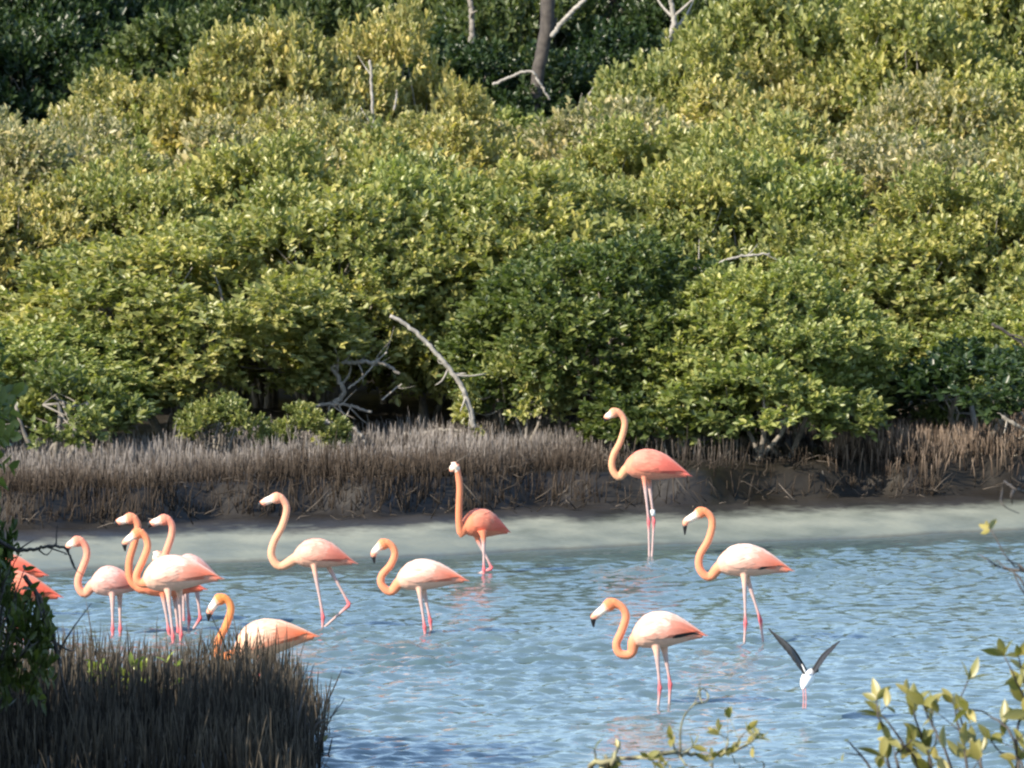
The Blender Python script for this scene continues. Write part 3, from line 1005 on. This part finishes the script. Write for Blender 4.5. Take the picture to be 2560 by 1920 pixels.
flamingo('coral flamingo turned towards us with a pale face by the mud shore', 1210, 1434,
         [(1139, 1163), (1144, 1180), (1149, 1215), (1148, 1252), (1147, 1289), (1149, 1320), (1154, 1336)],
         [(1134, 1167), (1130, 1176), (1128, 1188)], (1156, 1312), (1276, 1333), 37,
         [[(1209, 1348), (1210, 1424), (1210, 1435)], [(1194, 1348), (1230, 1421), (1198, 1434)]], CORAL, arch=.04, turn=-.10, yaw_tail=.22, seed=11)
flamingo('tall coral flamingo with a tan neck and a white leg ring', 1626, 1390,
         [(1541, 1028), (1556, 1040), (1562, 1062), (1551, 1103), (1532, 1142), (1531, 1173), (1548, 1193)],
         [(1524, 1038), (1515, 1046), (1512, 1055)], (1560, 1164), (1728, 1192), 39,
         [[(1611, 1200), (1622, 1306), (1623, 1390)], [(1622, 1200), (1635, 1304), (1630, 1390)]], TAN, arch=.045, ring=True, seed=12)
flamingo('pale flamingo with spread legs and red ankles, right of the tall coral one', 1886, 1607,
         [(1758, 1277), (1776, 1290), (1781, 1312), (1771, 1350), (1749, 1390), (1750, 1423), (1773, 1443)],
         [(1738, 1289), (1714, 1306), (1712, 1337)], (1790, 1410), (1984, 1430), 42,
         [[(1861, 1449), (1864, 1557), (1861, 1607)], [(1869, 1447), (1901, 1550), (1908, 1607)]], PALE, arch=.05, primaries=.35, seed=13)
flamingo('pale flamingo with black wing feathers showing above the leafy branch', 1660, 1764,
         [(1532, 1505), (1555, 1518), (1565, 1541), (1554, 1578), (1541, 1610), (1550, 1634), (1578, 1634)],
         [(1508, 1524), (1484, 1545), (1484, 1568)], (1578, 1592), (1768, 1592), 47,
         [[(1642, 1632), (1650, 1720), (1646, 1765)], [(1662, 1630), (1676, 1711), (1673, 1763)]], PALE, arch=.05, primaries=.8, seed=14)

# ------------------------------------------------------------------ flying stilt
def stilt():
    Y0 = 54.6
    c = at_y(2018, 1698, Y0)
    root = empty('stilt', tuple(c))
    tag(root, 'black winged white wading bird flying low with wings raised', 'bird')
    def W(px, py, dy=0): return at_y(px, py, Y0 + dy) - c
    raw = MB()
    # body points away from the camera and slightly left; head beyond, tail and legs towards us
    bp, br = spline([W(2030, 1678, .20), W(2026, 1684, .12), W(2019, 1697, 0), W(2012, 1710, -.09), W(2007, 1722, -.15)], 14, [.018, .036, .047, .034, .008])
    raw.tube(bp, br, 14)
    hp, hr = spline([bp[2], W(2035, 1674, .25), W(2041, 1676, .29)], 8, [.024, .018, .021])
    raw.tube(hp, hr, 10)
    me = remesh('stilt_body', raw, .004, 3)
    V = np.empty(len(me.vertices) * 3, np.float32); me.vertices.foreach_get('co', V); V = V.reshape(-1, 3)
    dk = sstep(.14, .22, V[:, 1])[:, None]
    C = np.array([.84, .84, .82]) * (1 - dk) + np.array([.03, .03, .03]) * dk
    me.attributes.new('Col', 'FLOAT_COLOR', 'POINT').data.foreach_set('color', np.concatenate([C, np.ones((len(V), 1))], 1).astype(np.float32).ravel())
    obj('body', me, M_PLUME, root)
    mb = MB(); mb.tube(np.linspace(W(2042, 1677, .30), W(2052, 1684, .36), 5), [.004, .003, .003, .002, .001], 6, (.02, .02, .02))
    obj('beak', mb.mesh('beak'), M_BILL, root)
    # wings: leading edge, then feathers trailing back (towards the camera)
    def wing(lead, trail, col):
        L = spline(lead, 17); Tm = spline(trail, 17)
        mb = MB()
        sc = np.array([1.0 if k % 2 else .93 for k in range(17)])[:, None]
        Tm = L + (Tm - L) * sc
        Md = L * .5 + Tm * .5 + norm(np.cross(np.gradient(L, axis=0), Tm - L)) * .006
        top = np.stack([L, Md, Tm], 1).reshape(-1, 3)
        v = np.vstack([top, top + np.array([0, .002, .003])])
        i_ = np.arange(16)[:, None] * 3
        q = np.concatenate([i_ + np.array([[0, 1, 4, 3]]), i_ + np.array([[1, 2, 5, 4]])])
        rim = np.concatenate([i_ + np.array([[2, 53, 56, 5]])])
        mb.add(v, np.vstack([q, q[:, ::-1] + 51, rim]), None, np.array(col))
        mb.tube(L, np.interp(np.linspace(0, 1, 17), [0, .5, 1], [.014, .008, .002]), 8, col)
        obj('wing', mb.mesh('wing'), M_FEATHER, root)
    wing([W(2018, 1684, .09), W(2004, 1658, .10), W(1985, 1626, .10), W(1958, 1600, .09), W(1921, 1572, .06)],
         [W(2010, 1688, -.06), W(1990, 1662, -.06), W(1969, 1634, -.04), W(1946, 1606, .0), W(1921, 1573, .05)], (.012, .014, .013))
    wing([W(2030, 1682, .10), W(2042, 1660, .10), W(2058, 1636, .10), W(2078, 1618, .09), W(2099, 1602, .06)],
         [W(2034, 1688, -.05), W(2052, 1664, -.04), W(2068, 1642, -.02), W(2084, 1624, .02), W(2099, 1603, .05)], (.018, .020, .024))
    mb = MB(); mb.tube(spline([W(2014, 1682, -.062), W(2010, 1672, -.066), W(2004, 1660, -.066)], 6), [.004, .006, .006, .005, .004, .001], 6, (.8, .8, .78))
    obj('wing_bar', mb.mesh('wing_bar'), M_FEATHER, root)
    for o_ in (-3, 3):
        mb = MB(); mb.tube(spline([W(2010 + o_, 1716, -.12), W(2012 + o_, 1745, -.22), W(2011 + o_, 1772, -.30)], 8), [.006, .004, .004, .005, .004, .004, .006, .004], 6, (.42, .20, .20))
        obj('leg', mb.mesh('leg'), M_BILL, root)
    return root
stilt()

# ------------------------------------------------------------------ bare branches in the far bank thicket
def branch(label, pts, Y, r0, r1, mat, seed, twigs=4, name='bare_branch', cat='branch', group=None, dys=None, tw_len=.25):
    rng = np.random.default_rng(seed)
    dys = dys or [0] * len(pts)
    P = [at_y(px, py, Y + d) for (px, py), d in zip(pts, dys)]
    root = empty(name, tuple(P[0]))
    tag(root, label, cat, group)
    P = [p - P[0] for p in P]
    q, r = spline(P, 8 * len(P), np.linspace(r0, r1, len(P)))
    q[1:-1] += rng.normal(0, min(r0 * .25, .006), (len(q) - 2, 3))
    mb = MB(); mb.tube(q, r, 7)
    obj('stem', mb.mesh('stem'), mat, root)
    for k in range(twigs):
        i = rng.integers(len(q) // 5, len(q) - 2)
        d = norm(norm(q[i + 1] - q[i]) + rng.normal(0, .7, 3) * np.array([1, .6, 1]))
        l = tw_len * rng.uniform(.5, 1.3)
        p, rr_ = spline([q[i], q[i] + d * l * .5 + rng.normal(0, .02, 3), q[i] + d * l + np.array([0, 0, .03])], 7, [r[i] * .6, r[i] * .4, r[i] * .15])
        mb = MB(); mb.tube(p, rr_, 5)
        obj('twig', mb.mesh('twig'), mat, root)
    return root

branch('pale grey leaning mangrove trunk crossing the dark hollow', [(975, 790), (1010, 808), (1060, 850), (1110, 905), (1150, 960), (1172, 1012), (1185, 1070)], 76.9, .018, .030, M_DEAD, 1, 5, 'leaning_trunk', 'trunk')
branch('long pale driftwood root lying along the top of the far root bed', [(1010, 1086), (1060, 1084), (1110, 1076), (1160, 1078)], 78.0, .022, .018, M_DEAD, 2, 2)
branch('hooked dark branch curving down at the hollow edge', [(832, 1010), (858, 985), (850, 950), (835, 915), (900, 905), (960, 910), (1000, 935)], 77.9, .028, .016, M_BARK, 3, 6)
branch('grey branch lying low beside the hollow', [(800, 1050), (850, 1065), (890, 1075), (915, 1105)], 77.6, .024, .012, M_DEAD, 4, 4)
branch('fallen thick branch across the lower left of the hollow', [(740, 1025), (800, 1012), (860, 1012), (930, 1030)], 77.8, .02, .014, M_BARK, 5, 5)
branch('slanting sunlit stick inside the hollow', [(870, 970), (905, 945), (945, 900), (968, 880)], 77.9, .011, .007, M_DEAD, 6, 2)
branch('thin slanting stick in the middle of the hollow', [(955, 1000), (985, 975), (1005, 960)], 77.9, .010, .006, M_DEAD, 7, 1)
branch('bleached curving branch lying over the sunlit canopy', [(1700, 672), (1760, 670), (1810, 652), (1860, 640), (1925, 634)], 79.6, .017, .010, M_DEAD, 8, 3)
branch('thin pale twig just above the tall flamingo head', [(1450, 984), (1490, 992), (1530, 1006), (1570, 1022)], 77.2, .011, .005, M_DEAD, 9, 2)
branch('bleached crooked stem standing in the yellowish canopy gap', [(690, 385), (700, 340), (730, 310), (735, 265)], 93.0, .018, .010, M_DEAD, 10, 2)
branch('straight pale stem under the rounded yellowish crown', [(935, 400), (934, 340), (930, 250), (925, 150)], 94.5, .022, .016, M_DEAD, 11, 2)
branch('thin bare pale stem standing right of the straight pale stem', [(985, 275), (990, 250), (992, 225)], 94.0, .014, .008, M_DEAD, 12, 0)
branch('forked bare grey tree against the dark wood', [(1668, 105), (1685, 60), (1680, 20), (1672, -40)], 108, .05, .025, M_DEAD, 13, 4, 'dead_tree', 'tree', tw_len=.7)
branch('thick dark trunk with grey upper bark among the dark trees', [(1322, 420), (1340, 230), (1358, 120), (1370, 40), (1365, -60)], 111, .085, .11, M_DARKBARK, 14, 3, 'old_trunk', 'trunk', tw_len=.8)
branch('slanting grey limb leaning off the thick dark trunk', [(1380, 92), (1405, 55), (1440, 20), (1470, -10)], 110.6, .035, .03, M_DEAD, 15, 1)
branch('bent pale pole leaning over the sunlit canopy edge', [(1232, 212), (1270, 195), (1325, 178), (1350, 210), (1375, 250)], 107, .022, .016, M_DEAD, 16, 0)
branch('pale leaning pole in the dip before the dark wood', [(1430, 310), (1450, 275), (1480, 225), (1500, 190)], 107, .020, .010, M_DEAD, 17, 3)
branch('thin grey trunk between the bent pole and the rounded crown', [(1178, 110), (1180, 60), (1176, 0), (1170, -40)], 117, .045, .035, M_BARK, 18, 2)
branch('dark diagonal branch across the right of the canopy', [(2480, 810), (2530, 840), (2580, 880)], 78.3, .018, .014, M_DARKBARK, 19, 2)
branch('pale slanting bough over the right root slope', [(2490, 1032), (2540, 1062), (2600, 1098)], 77.0, .020, .018, M_DEAD, 20, 3)
branch('slanted sunlit stick leaning on the bank above the huddle', [(480, 1282), (500, 1270), (520, 1248)], 74.4, .012, .007, M_DEAD, 21, 0)
branch('dark slanting stick propped on the bank above the huddle', [(440, 1310), (455, 1270), (478, 1240)], 74.5, .012, .007, M_BARK, 22, 1)
branch('forked tan stump on the mud edge left of the striding flamingo', [(640, 1330), (635, 1290), (622, 1255)], 74.2, .025, .016, M_BARK, 23, 2, 'stump', 'stump')
branch('white stick low on the bank under the overhanging green shrub', [(2050, 1260), (2080, 1240), (2110, 1228)], 76.2, .014, .008, M_DEAD, 24, 2)
branch('dark stick sloping to the mud beneath the overhanging green shrub', [(1965, 1225), (2000, 1250), (2050, 1272)], 75.9, .014, .010, M_DARKBARK, 25, 2)
# leafy sprays hanging low on the far bank
def spray(label, px, py, Y, R, H, c, seed, name='leafy_spray', scale=1.0):
    b = at_y(px, py, Y)
    gz = float(ground(b[0], Y))
    return place_tree(LOWB[seed % 2], name, (b[0], Y, gz - .03), seed * 1.7, (R / .85, R / .85, H / 1.25), c, label, 'shrub', 'small shrubs on the far bank')
spray('small dark green shrub on the bank at the left, behind the bare branch', 130, 1250, 75.2, .85, .95, MIDD, 1)
spray('small bright green sapling on the bank above the huddle', 545, 1200, 76.0, .42, .60, (.22, .24, .09), 2)
spray('small green sapling overhanging the bank behind the striding flamingo', 755, 1190, 76.4, .40, .52, (.22, .24, .09), 3)
spray('low green sapling hanging between the hollow and the coral flamingo', 1300, 1130, 77.4, .55, .95, OLIVE, 4)
spray('low dark shrub at the foot of the overhanging green shrub', 1960, 1180, 76.8, .95, .95, MIDD, 5)
spray('low dark shrub crowding the shaded corner of the bank', 2480, 1180, 77.4, 1.1, 1.0, DEEP, 6)
spray('dark low shrub at the edge of the brown root slope', 2330, 1160, 78.4, .6, .75, MIDD, 7)

# ------------------------------------------------------------------ near shrubs with single leaves
def leaf_mesh(seed):
    rng = np.random.default_rng(seed)
    n = 7
    f = np.linspace(0, 1, n)
    wdt = np.array([.04, .34, .47, .50, .42, .25, .0]) * .42
    bend = -.10 * f ** 2 * rng.uniform(.4, 1.6)
    v = []
    for k in range(n):
        v += [(f[k], wdt[k], bend[k] + wdt[k] * .35), (f[k], 0, bend[k]), (f[k], -wdt[k], bend[k] + wdt[k] * .35)]
    q = []
    for k in range(n - 1):
        q += [[k * 3, k * 3 + 1, k * 3 + 4, k * 3 + 3], [k * 3 + 1, k * 3 + 2, k * 3 + 5, k * 3 + 4]]
    me = mesh_np('leaf', np.array(v), np.array(q), True, {'rnd': np.full(len(v), rng.uniform(.25, .95))})
    me.materials.append(M_LEAF)
    return me
LEAFS = [leaf_mesh(k) for k in range(8)]

def near_shrub(name, label, cat, Y, stems, leaf, color, bark, seed, ground_pt, sprig=6, leaf_from=.35, rs=.010):
    rs0 = rs
    """stems: list of (points px, n leaf pairs)"""
    rng = np.random.default_rng(seed)
    gx, gy = ground_pt
    org = np.array([gx, gy, float(ground(gx, gy))])
    root = empty(name, tuple(org))
    tag(root, label, cat)
    nleaf = 0
    for st_ in stems:
        pts, nl = st_[0], st_[1]
        rs = st_[2] if len(st_) > 2 else rs0
        P = [at_y(px, py, Y + rng.uniform(-.25, .25)) - org for px, py in pts]
        if pts[0][1] > 1915:
            P = [np.array([rng.normal(0, .05), rng.normal(0, .05), -.05]), P[0] * np.array([.55, .55, .5]) + rng.normal(0, .05, 3)] + P
        m = len(P)
        q, r = spline(P, 6 * m, np.linspace(rs, rs * .3, m))
        q[1:] += rng.normal(0, rs * .25, (len(q) - 1, 3))
        mb = MB(); mb.tube(q, r, 6)
        obj('stem', mb.mesh('stem'), bark, root)
        for k in range(nl):
            f = 1 - (1 - leaf_from) * (k / max(nl, 1)) ** .9
            i = min(len(q) - 2, int(f * (len(q) - 1)))
            t = norm(q[i + 1] - q[i])
            base = q[i + (1 if k == 0 else 0)]
            if rng.random() < .55 and k > 0:
                d = norm(t + rng.normal(0, .8, 3) + np.array([0, 0, .5])); l = rng.uniform(.05, .14)
                mb = MB(); mb.tube(np.linspace(base, base + d * l, 4), [rs * .35, rs * .3, rs * .25, rs * .2], 5)
                obj('twig', mb.mesh('twig'), bark, root)
                base = base + d * l; t = d
            ax = norm(np.cross(t, rng.normal(size=3)))
            for sg in (-1, 1, 0) if k % 2 == 0 else (-1, 1):
                if rng.random() < .12: continue
                d = norm(t * rng.uniform(.5, 1.0) + ax * sg * rng.uniform(.6, 1.1) + np.array([0, 0, .25]) + rng.normal(0, .15, 3))
                n_ = norm(np.cross(np.cross(d, t + rng.normal(0, .4, 3)), d))
                s_ = np.cross(n_, d)
                l = leaf * rng.uniform(.65, 1.25)
                M = Matrix(((d[0] * l, s_[0] * l, n_[0] * l, base[0]), (d[1] * l, s_[1] * l, n_[1] * l, base[1]), (d[2] * l, s_[2] * l, n_[2] * l, base[2]), (0, 0, 0, 1)))
                lo = obj('leaf', LEAFS[rng.integers(8)], parent=root)
                lo.matrix_basis = M
                lo.color = (*color, 1)
                nleaf += 1
    return root

NEARC = (.24, .225, .085)
near_shrub('near_mangrove', 'near mangrove top with thick oval leaves at the lower right corner', 'shrub', 35.0, [
    ([(2180, 1930), (2150, 1885), (2118, 1850)], 7), ([(2230, 1930), (2220, 1860), (2200, 1800), (2190, 1750)], 11),
    ([(2300, 1930), (2265, 1870), (2230, 1820), (2205, 1785)], 9), ([(2330, 1930), (2310, 1860), (2290, 1800), (2275, 1740)], 11),
    ([(2380, 1930), (2350, 1850), (2320, 1790), (2310, 1760)], 9), ([(2420, 1930), (2400, 1830), (2390, 1780), (2420, 1700)], 11),
    ([(2460, 1930), (2420, 1840), (2400, 1790), (2380, 1760)], 9), ([(2540, 1930), (2530, 1840), (2470, 1785), (2420, 1770)], 7),
    ([(2545, 1930), (2540, 1840), (2560, 1760), (2540, 1700), (2510, 1640)], 11), ([(2600, 1930), (2590, 1800), (2560, 1700), (2545, 1640)], 11),
    ([(2560, 1930), (2500, 1880), (2475, 1850)], 3), ([(2620, 1930), (2600, 1820), (2580, 1740), (2560, 1690)], 9), ([(2250, 1930), (2240, 1890), (2280, 1850)], 7)],
    .098, NEARC, M_DARKBARK, 5, (2.0, 35.2), leaf_from=.35)
near_shrub('lichen_branch', 'crooked lichen grey branch with sparse leaves below the front flamingo', 'branch', 36.0, [
    ([(1480, 1935), (1530, 1902), (1590, 1888), (1680, 1882), (1760, 1888), (1830, 1880), (1870, 1860)], 14, .017),
    ([(1530, 1935), (1532, 1905), (1542, 1872)], 1, .024), ([(1512, 1940), (1514, 1915), (1516, 1892)], 0, .022), ([(1700, 1884), (1702, 1830), (1712, 1788), (1735, 1760), (1748, 1725)], 0),
    ([(1748, 1725), (1752, 1750), (1756, 1756)], 0), ([(1735, 1760), (1765, 1755), (1770, 1735), (1758, 1722), (1748, 1725), (1750, 1702)], 0),
    ([(1690, 1884), (1685, 1865), (1678, 1845)], 2), ([(1810, 1884), (1820, 1850), (1800, 1838)], 3), ([(1830, 1880), (1850, 1846), (1868, 1826)], 3), ([(1860, 1866), (1885, 1850), (1880, 1838)], 2),
    ([(1640, 1930), (1630, 1900), (1622, 1892)], 2), ([(1680, 1935), (1665, 1915), (1660, 1905)], 4), ([(1780, 1935), (1775, 1915), (1772, 1900)], 3), ([(1850, 1935), (1838, 1910), (1828, 1880)], 3), ([(1905, 1935), (1895, 1905), (1885, 1895)], 2)],
    .062, NEARC, M_LICHEN, 6, (.75, 36.1), leaf_from=.3, rs=.006)
near_shrub('bare_mangrove', 'mostly bare twigs reaching in from the right over the mud shore', 'shrub', 35.5, [
    ([(2640, 1935), (2620, 1500), (2560, 1425), (2530, 1410), (2480, 1330), (2470, 1315)], 3), ([(2560, 1428), (2500, 1418), (2470, 1400), (2445, 1385)], 0),
    ([(2620, 1300), (2560, 1232), (2536, 1222), (2512, 1205), (2505, 1225), (2506, 1262), (2548, 1282)], 0), ([(2536, 1222), (2528, 1240), (2530, 1258)], 0),
    ([(2640, 1540), (2560, 1480), (2530, 1420)], 0), ([(2600, 1445), (2545, 1412), (2515, 1400)], 0), ([(2640, 1930), (2630, 1400), (2600, 1290)], 0),
    ([(2620, 1120), (2560, 1196), (2551, 1180), (2548, 1160)], 0), ([(2640, 1640), (2570, 1480), (2545, 1440), (2510, 1415), (2490, 1400)], 0)],
    .065, NEARC, M_DARKBARK, 7, (2.35, 35.6), leaf_from=.9, rs=.007)

# left bush beside the root clump, after two unseen trees added to shade the clump
place_tree(BUSH[2], 'shade_tree', (-5.4, 49.3, .05), .4, (1.25, 1.25, 1.3), MIDD, 'unseen mangrove placed left of the dark root clump to shade it', 'shrub')  # this tree and the next stay unseen, placed to shade the clump
place_tree(BUSH[0], 'shade_tree', (-4.55, 48.0, .05), 1.4, (.80, .80, 1.25), MIDD, 'unseen mangrove added near the dark root clump to extend its shade', 'shrub')
near_shrub('shore_bush', 'dark open leafy bush at the left edge beside the root clump', 'shrub', 50.5, [
    ([(-60, 1925), (-50, 1700), (-30, 1560), (10, 1460), (30, 1400)], 11), ([(-70, 1925), (-60, 1650), (-60, 1500), (-40, 1400), (-10, 1345)], 12),
    ([(-50, 1925), (-20, 1720), (20, 1600), (60, 1520), (75, 1470)], 11), ([(-55, 1925), (-20, 1640), (20, 1540), (50, 1450), (60, 1425)], 11),
    ([(-30, 1925), (10, 1740), (50, 1640), (95, 1570), (120, 1530)], 9), ([(-40, 1925), (0, 1760), (30, 1680), (70, 1620), (130, 1590)], 9),
    ([(-80, 1925), (-40, 1600), (0, 1500), (20, 1440), (45, 1390)], 11), ([(-40, 1925), (-10, 1700), (30, 1560), (40, 1500), (35, 1450)], 12),
    ([(-60, 1925), (-30, 1800), (10, 1680), (20, 1620), (25, 1580)], 10), ([(-60, 1925), (-60, 1600), (-30, 1480), (-20, 1400), (5, 1370)], 12), ([(-60, 1925), (-20, 1700), (0, 1560), (5, 1480), (0, 1420)], 12)],
    .080, (.085, .115, .035), M_DARKBARK, 11, (-3.45, 50.6), leaf_from=.25, rs=.010)
lbx = at_y(-45, 1700, 50.8)[0]
place_tree(LOWB[1], 'shore_bush', (lbx, 50.8, .10), 2.2, (.55, .55, 1.18), (.085, .115, .036), 'dense dark small leaved bush at the left edge hiding two red tailed flamingos', 'shrub')
branch('bare dark branch reaching right over the water from the left bush', [(-40, 1330), (35, 1372), (80, 1374), (120, 1365), (163, 1370), (172, 1385), (188, 1422)], 50.4, .014, .006, M_DARKBARK, 41, 5, tw_len=.18)
branch('dark bare stem slanting down at the right side of the left bush', [(60, 1440), (95, 1490), (118, 1550), (135, 1600), (150, 1660)], 50.6, .016, .014, M_DARKBARK, 42, 5, tw_len=.3)
# seedlings in the root clump and dry stems at its corner
near_shrub('mangrove_seedling', 'small yellow green seedling leaves among the dark root clump', 'plant', 53.6, [
    ([(270, 1800), (275, 1747), (262, 1707), (250, 1677)], 5), ([(310, 1800), (318, 1732), (325, 1692), (335, 1664)], 7), ([(345, 1800), (350, 1727), (358, 1692), (362, 1672)], 7),
    ([(300, 1800), (292, 1742), (262, 1722), (235, 1707)], 6), ([(400, 1800), (408, 1732), (425, 1697), (440, 1667)], 4), ([(230, 1782), (226, 1702), (222, 1672)], 4),
    ([(330, 1800), (330, 1737), (315, 1710), (300, 1697)], 6), ([(340, 1800), (340, 1742), (350, 1717), (365, 1704)], 6), ([(60, 1782), (52, 1712), (50, 1687)], 4)],
    .085, (.24, .29, .07), M_DARKBARK, 8, (at_y(310, 1800, 53.6)[0], 53.6), leaf_from=.45, rs=.006)
near_shrub('dry_stems', 'thin dry bent stems at the corner of the dark root clump', 'plant', 51.2, [
    ([(740, 1900), (745, 1800), (762, 1730), (785, 1660)], 0), ([(735, 1880), (738, 1790), (752, 1715), (772, 1655)], 0), ([(750, 1900), (790, 1815), (830, 1790), (862, 1745)], 0),
    ([(760, 1915), (770, 1850), (778, 1780)], 0), ([(745, 1890), (770, 1870), (800, 1850), (850, 1840)], 0), ([(765, 1905), (790, 1900), (830, 1925)], 0), ([(770, 1900), (800, 1875), (808, 1852)], 1),
    ([(728, 1890), (728, 1790), (735, 1700), (745, 1640)], 0), ([(755, 1912), (762, 1830), (764, 1760)], 0)],
    .05, (.10, .11, .05), M_DARKBARK, 9, (at_y(752, 1915, 51.2)[0], 51.2), leaf_from=.8, rs=.008)
